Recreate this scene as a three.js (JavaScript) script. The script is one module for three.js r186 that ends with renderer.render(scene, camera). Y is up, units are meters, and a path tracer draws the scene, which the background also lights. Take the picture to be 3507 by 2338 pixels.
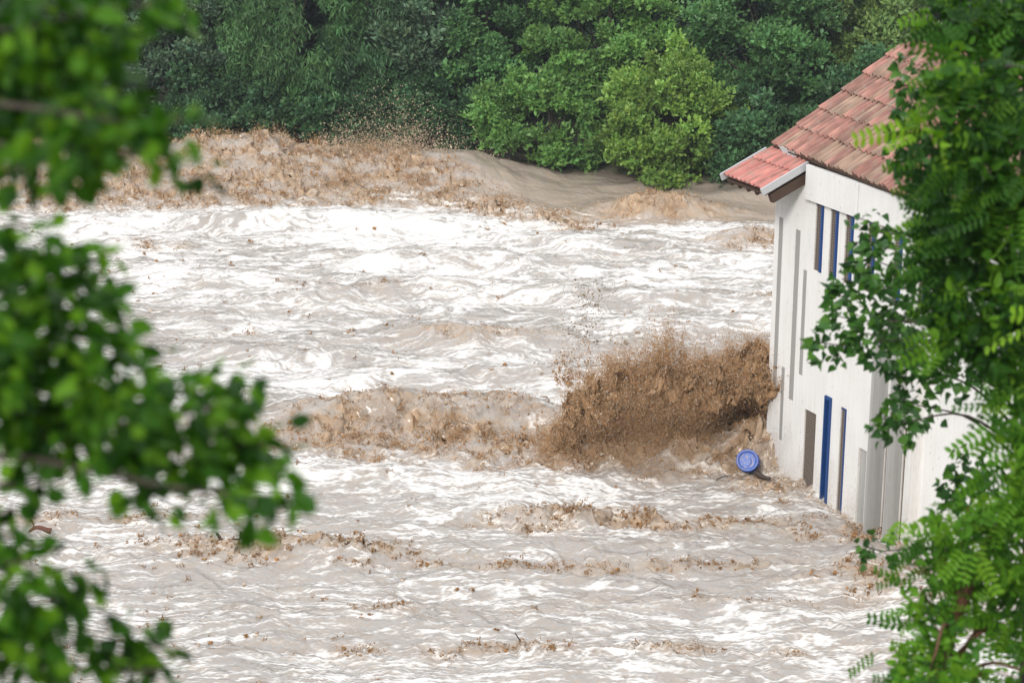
import * as THREE from 'three';
import { mergeGeometries, toCreasedNormals } from 'three/addons/utils/BufferGeometryUtils.js';
import { createNoise2D, createNoise3D } from 'simplex-noise';

// ---------------------------------------------------------------- camera, sky, sun, exposure
const scene = new THREE.Scene();
const camera = new THREE.PerspectiveCamera(19.54, 1024 / 682, 0.3, 900);
camera.position.set(0, 19.4, 0);
camera.rotation.set(-17.5 * Math.PI / 180, 0, 0);
camera.focus = 53;
camera.userData.fStop = 2.5;

const renderer = new THREE.WebGLRenderer({ antialias: true });
renderer.toneMapping = THREE.LinearToneMapping;
renderer.toneMappingExposure = 1.55;
renderer.shadowMap.enabled = true;

{ // an even overcast sky, about three times as bright overhead than at the horizon
  const W = 64, Hh = 64, d = new Float32Array(W * Hh * 4);
  for (let j = 0; j < Hh; j++) {
    const el = ((j + 0.5) / Hh - 0.5) * Math.PI, s = Math.max(0, Math.sin(el)), L = 1.08 * (1 + 2.2 * s) / 3.2;
    for (let i = 0; i < W; i++) d.set([L * 0.97, L * 0.99, L * 1.03, 1], (j * W + i) * 4);
  }
  const t = new THREE.DataTexture(d, W, Hh, THREE.RGBAFormat, THREE.FloatType);
  t.mapping = THREE.EquirectangularReflectionMapping; t.magFilter = THREE.LinearFilter; t.needsUpdate = true;
  scene.background = t; scene.environment = t;
}
const sun = new THREE.DirectionalLight(new THREE.Color(1, 0.96, 0.9), 1.5);
sun.position.set(-34, 62, 28); sun.target.position.set(0, 0, -60);
sun.castShadow = true; sun.shadow.radius = 24; sun.shadow.mapSize.set(2048, 2048);
Object.assign(sun.shadow.camera, { left: -60, right: 60, top: 60, bottom: -60, near: 1, far: 260 });
scene.add(sun, sun.target);
scene.fog = new THREE.FogExp2(new THREE.Color(0.80, 0.87, 0.95), 0.00035);

// ---------------------------------------------------------------- helpers
function rng(seed) { let a = seed >>> 0; return () => { a = (a + 0x6D2B79F5) | 0; let t = Math.imul(a ^ (a >>> 15), 1 | a); t = (t + Math.imul(t ^ (t >>> 7), 61 | t)) ^ t; return ((t ^ (t >>> 14)) >>> 0) / 4294967296; }; }
const R = rng(7);
const n2 = createNoise2D(rng(11)), m2 = createNoise2D(rng(23)), n3 = createNoise3D(rng(31));
const gauss = (r = R) => (r() + r() + r() + r() - 2) * 0.87;
const lerp = (a, b, t) => a + (b - a) * t, clamp = (x, a = 0, b = 1) => Math.min(b, Math.max(a, x));
const smooth = (a, b, x) => { const t = clamp((x - a) / (b - a)); return t * t * (3 - 2 * t); };
function table(rows, x) { if (x <= rows[0][0]) return rows[0][1]; for (let i = 1; i < rows.length; i++) if (x <= rows[i][0]) { const t = (x - rows[i - 1][0]) / (rows[i][0] - rows[i - 1][0]); return lerp(rows[i - 1][1], rows[i][1], t * t * (3 - 2 * t)); } return rows[rows.length - 1][1]; }
const col = (r, g, b) => new THREE.Color().setRGB(r, g, b);
const taken = new Map();
function numbered(name) { const n = taken.get(name) ?? 0; taken.set(name, n + 1); return n ? `${name}_${String(n).padStart(3, '0')}` : name; }
function mesh(name, geo, mat, parent) { const m = new THREE.Mesh(geo, mat); m.name = parent === scene ? numbered(name) : name; m.castShadow = m.receiveShadow = true; parent.add(m); return m; }
function tag(o, label, category, group, kind) { if (label) o.userData.label = label; if (category) o.userData.category = category; if (group) o.userData.group = group; if (kind) o.userData.kind = kind; return o; }
function thing(name, label, category, pos = [0, 0, 0], turn = 0, group) { const g = new THREE.Group(); g.name = numbered(name); g.position.set(...pos); g.rotation.y = turn; scene.add(g); return tag(g, label, category, group); }
function instanced(name, geo, mat, mats, cols, parent) {
  const im = new THREE.InstancedMesh(geo, mat, mats.length);
  mats.forEach((m, i) => im.setMatrixAt(i, m)); if (cols) cols.forEach((c, i) => im.setColorAt(i, c));
  im.name = name; im.castShadow = im.receiveShadow = true; im.userData.kind = 'stuff'; parent.add(im); return im;
}
const box = (x0, x1, y0, y1, z0, z1) => new THREE.BoxGeometry(x1 - x0, y1 - y0, z1 - z0).translate((x0 + x1) / 2, (y0 + y1) / 2, (z0 + z1) / 2);
function tube(points, r0, r1, radial = 7, per = 4) { // a tapering, slightly uneven limb
  const c = new THREE.CatmullRomCurve3(points.map(p => p.isVector3 ? p : new THREE.Vector3(...p))), seg = Math.max(3, (points.length - 1) * per);
  const g = new THREE.TubeGeometry(c, seg, 1, radial, false), p = g.attributes.position, v = new THREE.Vector3(), q = new THREE.Vector3();
  for (let i = 0; i <= seg; i++) { c.getPointAt(i / seg, q); const r = lerp(r0, r1, i / seg); for (let k = 0; k <= radial; k++) { const a = i * (radial + 1) + k; v.fromBufferAttribute(p, a).sub(q).multiplyScalar(r * (1 + 0.12 * n3(q.x * 3 + (k % radial), q.y * 3, q.z * 3))).add(q); p.setXYZ(a, v.x, v.y, v.z); } }
  g.computeVertexNormals(); return g;
}
function dataTex(w, h, fn, srgb, wrap = THREE.RepeatWrapping) {
  const d = new Uint8Array(w * h * 4), o = [0, 0, 0];
  for (let j = 0; j < h; j++) for (let i = 0; i < w; i++) { fn(i, j, o); const k = (j * w + i) * 4; for (let c = 0; c < 3; c++) d[k + c] = srgb ? 255 * Math.pow(clamp(o[c]), 1 / 2.2) : 255 * clamp(o[c]); d[k + 3] = 255; }
  const t = new THREE.DataTexture(d, w, h); t.magFilter = THREE.LinearFilter; t.minFilter = THREE.LinearFilter; t.wrapS = t.wrapT = wrap; if (srgb) t.colorSpace = THREE.SRGBColorSpace; t.needsUpdate = true; return t;
}
const std = (c, rough, more = {}) => new THREE.MeshPhysicalMaterial({ color: c, roughness: rough, ...more });
const compose = (p, q, s) => new THREE.Matrix4().compose(p, q, s);
const V = (x, y, z) => new THREE.Vector3(x, y, z);
const UP = V(0, 1, 0), ZZ = V(0, 0, 1);
function randomTurn(r = R) { return new THREE.Quaternion().setFromEuler(new THREE.Euler(r() * 6.28, r() * 6.28, r() * 6.28)); }

// ---------------------------------------------------------------- the flood: height, churn, foam in plan (metres)
const crestTop = [[-40, 1.3], [-22, 1.4], [-18.5, 1.4], [-14.7, 1.25], [-13.2, 1.75], [-10.4, 1.85], [-9.2, 1.25], [-7.1, 1.05], [-5, 1.05], [-3.3, 1.15], [-1.8, 1.15], [-0.6, 0.8], [0.6, 0.5], [2.4, 0.15], [6, 0.02], [30, 0]];
// [x, z, half length, half width, turn, height]
const swells = [[-2, -71, 5, 1.2, 0.2, 0.5], [-6, -66.5, 3.6, 0.9, -0.25, 0.38], [-1, -61.6, 3, 0.9, 0.12, 0.5], [3.2, -73.5, 4.5, 1.1, 0.18, 0.42], [-11, -69, 5, 1, 0.1, 0.35], [-8.5, -77, 6.5, 1.1, 0, 0.55], [0, -57.8, 6, 0.9, -0.08, 0.28],
  [-2.8, -53.6, 4.6, 1.2, -0.04, 0.95], [-4, -49.4, 3.4, 0.7, 0.12, 0.4], [6, -79, 2.6, 1.1, 0, 0.75], [9.2, -74.2, 2.2, 0.9, 0, 0.55], [1.6, -46.4, 3, 0.5, -0.12, 0.32], [-6.4, -44.6, 3, 0.6, 0.05, 0.28], [8.6, -44.2, 1.3, 0.9, 0, 0.3], [2, -67, 6, 1, 0.1, 0.3], [7, -63, 4, 0.9, -0.1, 0.3], [-8, -60, 4, 0.9, 0.1, 0.3], [4.4, -50.3, 0.45, 0.35, 0, 0.4], [6.9, -50.6, 1.3, 0.9, 0, 1.15], [8.1, -48.2, 0.7, 1.2, 0, 0.22], [3.2, -50.6, 2.4, 0.8, 0, 0.35], [11, -81.5, 4, 1, 0.05, 0.3], [7, -83.5, 3, 0.8, -0.1, 0.25]];
// [x, z, half length, half width, strength]
const churns = [[-2.6, -52.4, 4.4, 1.7, 1.05], [1.2, -51.0, 2.6, 1.0, 0.8], [4, -51, 3, 1.5, 1.1], [1.8, -46.3, 2.6, 0.5, 1.1], [-6.2, -44.6, 3.2, 0.55, 0.9], [8.5, -45.4, 1.2, 0.7, 1.0], [8.9, -42.6, 1.6, 0.9, 0.8], [1.5, -43.6, 6, 0.3, 0.65], [-3.4, -44.5, 0.8, 0.35, 0.8], [1, -39.1, 5.5, 0.28, 0.75], [-3, -41.2, 3, 0.2, 0.5], [4.5, -41.6, 2.5, 0.2, 0.5], [-1.2, -61.6, 2.4, 0.6, 0.7], [-8.9, -62.4, 0.9, 0.3, 0.5], [-4, -67, 2, 0.5, 0.45], [6, -78.8, 2.6, 1.2, 1.0], [9.4, -73.6, 2, 0.9, 0.8], [-14, -73.6, 1.6, 0.6, 0.7], [5.5, -46.2, 2.5, 0.4, 0.45], [7.4, -48.4, 1.2, 0.8, 0.8], [6.5, -50.1, 1.2, 1.2, 1.4], [8.8, -66.6, 1.6, 0.4, 0.5], [-10.5, -46.5, 3, 0.6, 0.5]];
const frontOf = [[-40, -78.6], [-12, -79], [-8, -79.3], [-3, -79.2], [0, -78], [3, -76.2], [30, -76]];
function churn(x, z) {
  let t = 0.1;
  for (const [cx, cz, rx, rz, s] of churns) { const a = (x - cx) / rx, b = (z - cz) / rz, e = a * a + b * b; if (e < 6) t += s * Math.exp(-e); }
  const fz = table(frontOf, x);
  t += (1 - smooth(-5.2, -2.4, x - (z + 84))) * smooth(fz + 0.8, fz - 0.6, z) * smooth(-88, -85.5, z) * 1.05; // the breaker
  t += 0.6 * smooth(-4, -1, x) * smooth(4.5, 1, x) * Math.exp(-(((z - fz - 0.2) / 0.9) ** 2)); // where the tongue meets the foam
  return t * (0.65 + 0.5 * n2(x * 0.5 + 3, z * 0.9));
}
const calm = (x, z) => smooth(-4.5, -1.5, x - 0.8 * (z + 84)) * smooth(-76.4, -78.2, z + 0.15 * n2(x * 0.4, 2)); // the smooth tongue upstream
function waterHeight(x, z) {
  let h = 0.35 * smooth(-76, -84, z) * smooth(3, -3, x);
  const top = table(crestTop, x + 0.5 * n2(z * 0.3, 9)), dz = z + 84;
  h += top * Math.exp(-((dz / (dz > 0 ? 2.9 : 3.2)) ** 2));
  for (const [cx, cz, rx, rz, a, s] of swells) {
    const ca = Math.cos(a), sa = Math.sin(a), u = ((x - cx) * ca + (z - cz) * sa) / rx, w0 = -(x - cx) * sa + (z - cz) * ca + 0.35 * n2(x * 0.5, cz), w = w0 / (w0 > 0 ? rz * 0.7 : rz * 1.3);
    if (u * u + w * w < 7) h += s * Math.exp(-u * u - w * w);
  }
  const T = Math.max(0, churn(x, z)), c = 1 - 0.6 * calm(x, z), k = c * (0.45 + 0.55 * smooth(-92, -50, -92 - z + 50));
  const wx = x + 0.6 * n2(x * 0.25, z * 0.4), wz = z + 0.5 * m2(x * 0.3 + 9, z * 0.5);
  h += c * 0.11 * n2(wx * 0.2, wz * 0.42) + c * 0.10 * (0.5 - Math.abs(m2(wx * 0.33, wz * 0.7)));
  h += 0.05 * c * (0.55 - Math.abs(n2(wx * 0.95, wz * 1.35))) + 0.034 * c * (0.5 - Math.abs(m2(wx * 1.3, wz * 3.9))) + (0.011 * c + 0.002) * n2(x * 3.6, z * 6.6) + 0.006 * c * m2(x * 7.5, z * 14);
  if (T > 0.02) h += T * (0.24 * (Math.abs(n2(wx * 0.8 + 30, wz * 1.05)) - 0.3) + 0.17 * (Math.abs(m2(wx * 1.7, wz * 2.2)) - 0.3) + 0.14 * (Math.abs(n2(wx * 3.9, wz * 4.4)) - 0.3) + 0.09 * (Math.abs(m2(x * 7, z * 8)) - 0.3));
  return h;
}
const cover = [[-92, 0.1], [-86, 0.15], [-81, 0.3], [-79.6, 0.7], [-78.6, 0.86], [-74, 0.78], [-68, 0.7], [-63.5, 0.66], [-61, 0.5], [-58.5, 0.72], [-55.5, 0.74], [-54, 0.4], [-51.5, 0.4], [-50, 0.72], [-47.5, 0.62], [-45, 0.54], [-42.5, 0.5], [-40.5, 0.54], [-38.5, 0.58], [-34, 0.56]];
function foamAt(x, z, T) {
  const far = smooth(-45, -58, z), wx = x + 0.9 * n2(x * 0.16, z * 0.3) + 0.3 * n2(x * 0.6, z * 1.1), wz = z + lerp(0.4, 0.5, far) * m2(x * 0.18 + 4, z * 0.33) + lerp(0.07, 0.12, far) * m2(x * 0.7, z * 1.3);
  const a = 1 - Math.abs(n2(wx * 0.2, wz * 0.8)), b = n2(wx * 0.5 + 3, wz * 1.9), c = m2(wx * lerp(0.9, 1.3, far) + 7, wz * 5.2), d = n2(wx * lerp(1.9, 3.2, far), wz * 13), e = m2(x * 5, z * 28), g = 1 - Math.abs(m2(wx * 0.7 + 15, wz * 2.6));
  const web = 0.45 + lerp(0.1, 0.22, far) * (a - 0.7) + 0.13 * b + lerp(0.16, 0.12, far) * c + 0.2 * (g - 0.7) + lerp(0.14, 0.1, far) * d + lerp(0.11, 0.07, far) * e;
  let C = table(cover, z) + 0.2 * n2(x * 0.09 + 20, z * 0.2) + 0.1 * m2(x * 0.3, z * 0.6);
  C -= 0.5 * calm(x, z) + 0.32 * clamp(T - 0.1); 
  if (z < -80) C -= 0.1 * smooth(-5, 0, x);
  const w = lerp(0.15, 0.17, far), thr = 0.86 - 0.62 * C; return smooth(thr - w, thr + w, web) * (0.86 + 0.14 * e);
}
const TX = [-28, 50], TZ = [-92, 58], TN = 2048;
const foamBuf = new Float32Array(TN * TN);
const waterMap = dataTex(TN, TN, (i, j, o) => {
  const x = TX[0] + (i + 0.5) / TN * TX[1], z = TZ[0] + (j + 0.5) / TN * TZ[1], T = clamp(churn(x, z), 0, 1.2), f = foamAt(x, z, T);
  const mud = clamp(0.1 + 0.85 * T + 0.35 * calm(x, z) + 0.35 * n2(x * 1.3, z * 3.2) * (0.3 + T) + 0.2 * m2(x * 5, z * 9)), g = 1 + 0.08 * m2(x * 14, z * 30) + T * (0.22 * n2(x * 2.6 + 8, z * 3.4) + 0.2 * m2(x * 7, z * 9));
  const sed = 0.5 + 0.5 * n2(x * 0.4 + 40, z * 1.5);
  foamBuf[j * TN + i] = f;
  const fr = lerp(0.80, 0.68, clamp(T * 0.8)), fg = lerp(0.785, 0.60, clamp(T * 0.8)), fb = lerp(0.765, 0.51, clamp(T * 0.8));
  o[0] = lerp(lerp(0.365, 0.385, mud) * g * (0.94 + 0.1 * sed), fr, f); o[1] = lerp(lerp(0.345, 0.27, mud) * g * (0.94 + 0.1 * sed), fg, f); o[2] = lerp(lerp(0.33, 0.175, mud) * g * (0.95 + 0.06 * sed), fb, f);
}, true, THREE.MirroredRepeatWrapping);
const waterRelief = dataTex(TN, TN, (i, j, o) => {
  const x = TX[0] + (i + 0.5) / TN * TX[1], z = TZ[0] + (j + 0.5) / TN * TZ[1], f = foamBuf[j * TN + i];
  o[0] = o[1] = o[2] = 0.14 + 0.62 * f + 0.07 * n2(x * 7, z * 16) + 0.07 * m2(x * 16, z * 34) * (0.4 + f);
}, false, THREE.MirroredRepeatWrapping);
{
  const xs = [], zs = [];
  for (let x = -26.5; x <= 20; x += 0.062) xs.push(x);
  for (let k = 1; k <= 14; k++) { xs.unshift(-26.5 - k * k * 0.9); xs.push(20 + k * k * 0.9); }
  for (let z = 33; z <= 93; z *= 1.00165) zs.push(-z);
  const nx = xs.length, nz = zs.length, pos = new Float32Array(nx * nz * 3), uv = new Float32Array(nx * nz * 2), idx = new Uint32Array((nx - 1) * (nz - 1) * 6);
  for (let j = 0; j < nz; j++) for (let i = 0; i < nx; i++) {
    const k = j * nx + i, x = xs[i], z = zs[j];
    const T = clamp(churn(x, z), 0, 1); pos[k * 3] = x + T * (0.16 * n2(x * 1.6 + 50, z * 1.6) + 0.06 * m2(x * 5, z * 5)); pos[k * 3 + 1] = waterHeight(x, z); pos[k * 3 + 2] = z + T * (0.2 * m2(x * 1.5 + 70, z * 1.5) + 0.07 * n2(x * 4.6, z * 4.6)); uv[k * 2] = (x - TX[0]) / TX[1]; uv[k * 2 + 1] = (z - TZ[0]) / TZ[1];
  }
  let q = 0;
  for (let j = 0; j + 1 < nz; j++) for (let i = 0; i + 1 < nx; i++) { const a = j * nx + i, b = a + 1, c = a + nx, d = c + 1; idx[q++] = a; idx[q++] = b; idx[q++] = c; idx[q++] = b; idx[q++] = d; idx[q++] = c; }
  const g = new THREE.BufferGeometry(); g.setAttribute('position', new THREE.BufferAttribute(pos, 3)); g.setAttribute('uv', new THREE.BufferAttribute(uv, 2)); g.setIndex(new THREE.BufferAttribute(idx, 1)); g.computeVertexNormals();
  const m = std(col(1, 1, 1), 1, { map: waterMap, roughnessMap: waterRelief, bumpMap: waterRelief, bumpScale: 0.05, ior: 1.36 });
  tag(mesh('flood_water', g, m, scene), 'muddy river in flood with white foam streaks and brown churning waves', 'water', null, 'structure');
}

// ---------------------------------------------------------------- ground: one sheet, river bed, near slope under the viewpoint, hill behind the far trees
function groundHeight(x, z) {
  let y = -2.6;
  y += 20.2 * smooth(-38, 2, z) * (z > -36 ? 1 : smooth(-38, -36, z));
  const bank = lerp(-87.5, -81.5, smooth(-1, 9, x)); y += 3.2 * smooth(bank, bank - 3.5, z) + 46 * smooth(-96, -190, z) + 4 * smooth(14, 19, x) * smooth(-70, -58, z) * smooth(-30, -36, z);
  return y + 0.25 * n2(x * 0.15, z * 0.15) + 0.08 * n2(x * 0.8, z * 0.8);
}
{
  const xs = [], zs = [];
  for (let i = -60; i <= 60; i++) xs.push(Math.sign(i) * (Math.abs(i) * 0.6 + Math.abs(i) ** 3 * 0.0025));
  for (let z = 300; z > 10; z -= 12) zs.push(z); for (let z = 10; z > -110; z -= 0.8) zs.push(z); for (let z = -110; z > -620; z -= 10) zs.push(z);
  const pos = [], idx = [], uv = [], nx = xs.length;
  zs.forEach(z => xs.forEach(x => { pos.push(x, groundHeight(x, z), z); uv.push(x / 3, z / 3); }));
  for (let j = 0; j + 1 < zs.length; j++) for (let i = 0; i + 1 < nx; i++) { const a = j * nx + i; idx.push(a, a + 1, a + nx, a + 1, a + nx + 1, a + nx); }
  const g = new THREE.BufferGeometry(); g.setAttribute('position', new THREE.Float32BufferAttribute(pos, 3)); g.setAttribute('uv', new THREE.Float32BufferAttribute(uv, 2)); g.setIndex(idx); g.computeVertexNormals();
  const t = dataTex(256, 256, (i, j, o) => { const a = n2(i * 0.05, j * 0.05) * 0.5 + m2(i * 0.2, j * 0.2) * 0.5; o[0] = 0.075 + 0.03 * a; o[1] = 0.08 + 0.04 * a; o[2] = 0.04 + 0.015 * a; }, true);
  tag(mesh('ground', g, std(col(1, 1, 1), 0.95, { map: t }), scene), 'earth banks and bed of the flooded river', 'ground', null, 'structure');
}

// ---------------------------------------------------------------- the house: local x runs along the river wall towards the viewer, z points out over the river
const houseAt = V(6.904, 0, -50.128), houseTurn = -Math.atan2(0.8976, 0.4409);
const toWorld = (s, y, o) => V(houseAt.x + 0.4409 * s - 0.8976 * o, y, houseAt.z + 0.8976 * s + 0.4409 * o);
{
  const plasterMap = dataTex(1536, 1536, (i, j, o) => { // 12 m of wall, from -0.5 m along and -3 m up: rain streaks, thin dark runs, thrown mud above the water
    const x = i / 128 - 0.5, y = j / 128 - 3;
    const streak = 0.5 + 0.5 * n2(x * 5, y * 0.3), thin = Math.pow(Math.max(0, m2(x * 20, y * 0.7 + 0.4 * n2(x * 3, 2))), 3) * smooth(-0.2, 0.5, n2(x * 0.9, y * 0.5 + 7)), patch = n2(x * 0.7, y * 0.6), grain = m2(x * 40, y * 40);
    const spot = Math.max(0, n2(x * 9, y * 5) - 0.74) * 1.6, tide = 1.1 + 0.5 * n2(x * 1.3, 4) + 0.25 * m2(x * 5, 1), wet = smooth(0.15, -0.15, y - tide + 0.25 * n2(x * 6, y * 6)), fleck = smooth(0.45, 0.6, m2(x * 9, y * 7) * 0.6 + 0.5 * n2(x * 23, y * 19) + 0.3 - 0.35 * y) * smooth(3.2, 0.6, y);
    const v = 0.82 - 0.04 * streak - 0.12 * thin - 0.025 * patch + 0.015 * grain - spot * 0.5, m = clamp(0.22 * wet * (0.7 + 0.5 * patch) + 0.25 * fleck);
    o[0] = lerp(v, 0.42, m); o[1] = lerp(v * (0.99 - 0.015 * thin), 0.34, m); o[2] = lerp(v * (0.98 - 0.05 * thin - 0.015 * streak), 0.26, m);
  }, true);
  plasterMap.repeat.set(1 / 12, 1 / 12); plasterMap.offset.set(0.5 / 12, 3 / 12);
  const concreteMap = dataTex(512, 512, (i, j, o) => { const x = i / 128, y = j / 128, v = 0.40 + 0.05 * n2(x * 1.2, y * 0.7) + 0.03 * m2(x * 6, y * 3) + 0.02 * n2(x * 20, y * 20); o[0] = v; o[1] = v * 0.985; o[2] = v * 0.96; }, true);
  concreteMap.repeat.set(1 / 4, 1 / 4);
  const plaster = std(col(1, 1, 1), 0.9, { map: plasterMap, bumpMap: plasterMap, bumpScale: 0.01 }), concrete = std(col(1, 1, 1), 0.92, { map: concreteMap }), slotGrey = std(col(0.33, 0.325, 0.315), 0.95);
  const blue = std(col(0.009, 0.055, 0.20), 0.5), dark = std(col(0.03, 0.024, 0.02), 0.9), wire = std(col(0.22, 0.18, 0.15), 0.7), timber = std(col(0.075, 0.045, 0.03), 0.9), zinc = std(col(0.50, 0.51, 0.52), 0.55);
  const house = thing('white_house', 'white plastered house with red tiled roofs standing in the flood', 'house', [houseAt.x, 0, houseAt.z], houseTurn);
  // walls: plates with real openings
  function plate(name, s0, s1, y0, y1, front, thick, holes, mat = plaster) {
    const sh = new THREE.Shape([new THREE.Vector2(s0, y0), new THREE.Vector2(s1, y0), new THREE.Vector2(s1, y1), new THREE.Vector2(s0, y1)]);
    for (const [a, b, c, d] of holes) sh.holes.push(new THREE.Path([new THREE.Vector2(a, c), new THREE.Vector2(a, d), new THREE.Vector2(b, d), new THREE.Vector2(b, c)]));
    return mesh(name, new THREE.ExtrudeGeometry(sh, { depth: thick, bevelEnabled: true, bevelSize: 0.006, bevelThickness: 0.006, bevelSegments: 1 }).translate(0, 0, front - thick - 0.006), mat, house);
  }
  const slots = [[0.085, 0.285, 2.33, 7.02], [0.86, 1.085, 2.25, 6.87], [1.275, 1.455, 3.06, 5.9], [0.485, 0.645, 0.99, 3.05]];
  const wall = plate('wall', -0.1, 1.49, -2.6, 8.35, 0, 0.3, slots);
  for (const [a, b, c, d] of slots) mesh('wall_slot', box(a - 0.02, b + 0.02, c - 0.02, d + 0.02, -0.2, -0.012), slotGrey, wall);
  const uppers = [[1.75, 2.12], [2.39, 2.76], [3.03, 3.4], [3.95, 4.3], [5.0, 5.36], [6.0, 6.36]].map(([a, b]) => [a, b, 6.0, 7.77]);
  const lowers = [[1.68, 2.2, -2.4, 2.25], [3.24, 3.5, -2.4, 2.8], [4.07, 4.42, -2.4, 1.98], [5.13, 5.24, -2.4, 3.1], [5.84, 5.95, -2.4, 3.1]];
  const main = plate('wall', 1.492, 9.6, -2.6, 8.62, 0.03, 0.3, [...uppers, ...lowers, [2.57, 2.86, -2.4, 2.9]]);
  function grille(s0, s1, y0, y1, z, parent) {
    const gs = [];
    for (let x = s0 + 0.02; x < s1; x += 0.07) gs.push(box(x - 0.012, x + 0.012, y0, y1, z - 0.006, z + 0.006));
    for (let y = y0 + 0.02; y < y1; y += 0.075) gs.push(box(s0, s1, y - 0.013, y + 0.013, z + 0.008, z + 0.02));
    return mesh('wire_grille', mergeGeometries(gs), wire, parent);
  }
  for (const [a, b, c, d] of uppers) {
    const w = mesh('window', box(a - 0.015, b + 0.015, c - 0.015, d + 0.015, -0.25, -0.03), dark, house);
    grille(a, b - 0.14, c, d, -0.02, w);
    mesh('window_frame', mergeGeometries([box(b - 0.14, b - 0.005, c + 0.004, d - 0.004, -0.028, 0.035), box(a + 0.004, b - 0.142, d - 0.05, d - 0.004, -0.028, 0.01)]), blue, w);
    mesh('frame_bead', box(b - 0.09, b - 0.05, c + 0.006, d - 0.06, 0.035, 0.05), blue, w);
  }
  lowers.forEach(([a, b, c, d], k) => {
    const w = mesh('window', box(a - 0.015, b + 0.015, c, d + 0.015, -0.26, -0.035), k === 2 ? concrete : dark, house);
    if (k === 2) return;
    grille(a, k === 1 ? b - 0.07 : b, -1, d, -0.022, w);
    if (k === 1) mesh('window_frame', mergeGeometries([box(b - 0.07, b - 0.004, c, d - 0.006, -0.032, 0.035), box(a + 0.004, b - 0.072, d - 0.07, d - 0.006, -0.032, 0.01)]), blue, w);
  });
  const door = mesh('door', box(2.575, 2.855, -2.4, 2.88, -0.2, -0.07), blue, house); // narrow blue door, its frame proud of the wall
  mesh('door_frame', mergeGeometries([box(2.575, 2.625, -2.4, 2.892, -0.07, 0.075), box(2.79, 2.855, -2.4, 2.892, -0.07, 0.075), box(2.628, 2.787, 2.8, 2.892, -0.07, 0.07)]), blue, door);
  mesh('door_panel', mergeGeometries([0, 1, 2].map(k => box(2.65, 2.765, -0.6 + k * 1.1, 0.35 + k * 1.1, -0.07, -0.05))), blue, door);
  // plain upper bands under the eave
  const band = plate('wall_band', 1.40, 3.62, 7.79, 8.66, 0.14, 0.1, []); plate('wall_band', 3.665, 9.5, 7.83, 8.66, 0.14, 0.1, []); band.userData.label = 'plain white band under the eave';
  // two thin buttress fins and the return of the wall
  mesh('buttress', box(5.02, 5.125, -2.6, 5.4, 0.03, 0.47), concrete, house); mesh('buttress', box(5.735, 5.835, -2.6, 5.4, 0.03, 0.43), concrete, house);
  mesh('buttress', box(6.5, 6.6, -2.6, 5.4, 0.03, 0.3), plaster, house);
  mesh('wall', mergeGeometries([box(-0.1, 9.6, -2.6, 8.4, -8.3, -8.0), box(-0.098, 0.18, -2.6, 8.38, -7.998, -0.32), box(9.3, 9.598, -2.6, 8.38, -7.998, -0.32)]), plaster, house);
  { const sh = new THREE.Shape([new THREE.Vector2(-8.28, 8.4), new THREE.Vector2(-0.2, 8.4), new THREE.Vector2(-4.2, 10.6)]); for (const s of [-0.09, 9.32]) mesh('gable', new THREE.ExtrudeGeometry(sh, { depth: 0.24, bevelEnabled: false }).rotateY(-Math.PI / 2).translate(s + 0.24, 0, 0), plaster, house); }
  // roof tiles: ribbed clay, each course lapping the one below
  function tileGeo(w, l, v) { // x across, z from the lower edge (0) up the slope (-l), y up
    const prof = [[0, 0.012], [0.1, 0.05], [0.24, 0.068], [0.38, 0.05], [0.48, 0.014], [0.6, 0.006], [0.7, 0.03], [0.82, 0.036], [0.93, 0.022], [1.0, 0.0]], pos = [], idx = [];
    const rows = [[0, 0], [0.5, 1], [1, 2]], n = prof.length, th = 0.02;
    for (const side of [1, 0]) for (const [t] of rows) prof.forEach(([px, py], k) => pos.push(px * w + 0.006 * Math.sin(v * 7 + t * 3), py * 1.45 * (1 + 0.1 * Math.sin(v * 3 + k)) + (side ? 0 : -th) + (1 - t) * 0.06 + 0.006 * Math.sin(v * 5 + t * 4), -t * l));
    const at = (side, r, k) => (side ? 0 : 3 * n) + r * n + k;
    for (let r = 0; r < 2; r++) for (let k = 0; k + 1 < n; k++) idx.push(at(1, r, k), at(1, r, k + 1), at(1, r + 1, k), at(1, r, k + 1), at(1, r + 1, k + 1), at(1, r + 1, k));
    for (let k = 0; k + 1 < n; k++) idx.push(at(0, 0, k), at(0, 0, k + 1), at(1, 0, k), at(0, 0, k + 1), at(1, 0, k + 1), at(1, 0, k));
    for (const k of [0, n - 1]) idx.push(at(0, 0, k), at(1, 0, k), at(0, 2, k), at(1, 0, k), at(1, 2, k), at(0, 2, k));
    const g = new THREE.BufferGeometry(); g.setAttribute('position', new THREE.Float32BufferAttribute(pos, 3)); g.setAttribute('uv', new THREE.Float32BufferAttribute(pos.flatMap((_, i) => i % 3 ? [] : [pos[i] + v * 0.37, pos[i + 2] + v * 0.61]), 2)); g.setIndex(idx);
    return toCreasedNormals(g, 0.7);
  }
  const clayMap = (seed, base) => dataTex(256, 256, (i, j, o) => { const x = i / 256 * 2, y = j / 256 * 2, s = n2(x * 9 + seed, y * 1.2), p = m2(x * 2 + seed, y * 1.5), g = n2(x * 40, y * 30 + seed), l = smooth(0.35, 0.75, m2(x * 6 + seed, y * 3)); const v = 1 + 0.28 * s + 0.2 * p + 0.1 * g; o[0] = lerp(base[0] * v, 0.30, l * 0.5); o[1] = lerp(base[1] * v, 0.24, l * 0.5); o[2] = lerp(base[2] * v, 0.19, l * 0.5); }, true);
  const clay = [[0.34, 0.165, 0.13], [0.39, 0.20, 0.16], [0.28, 0.155, 0.12], [0.33, 0.22, 0.16]].map((b, k) => { const t = clayMap(k * 13, b); t.repeat.set(0.5, 0.5); return std(col(1, 1, 1), 0.75, { map: t }); });
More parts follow.
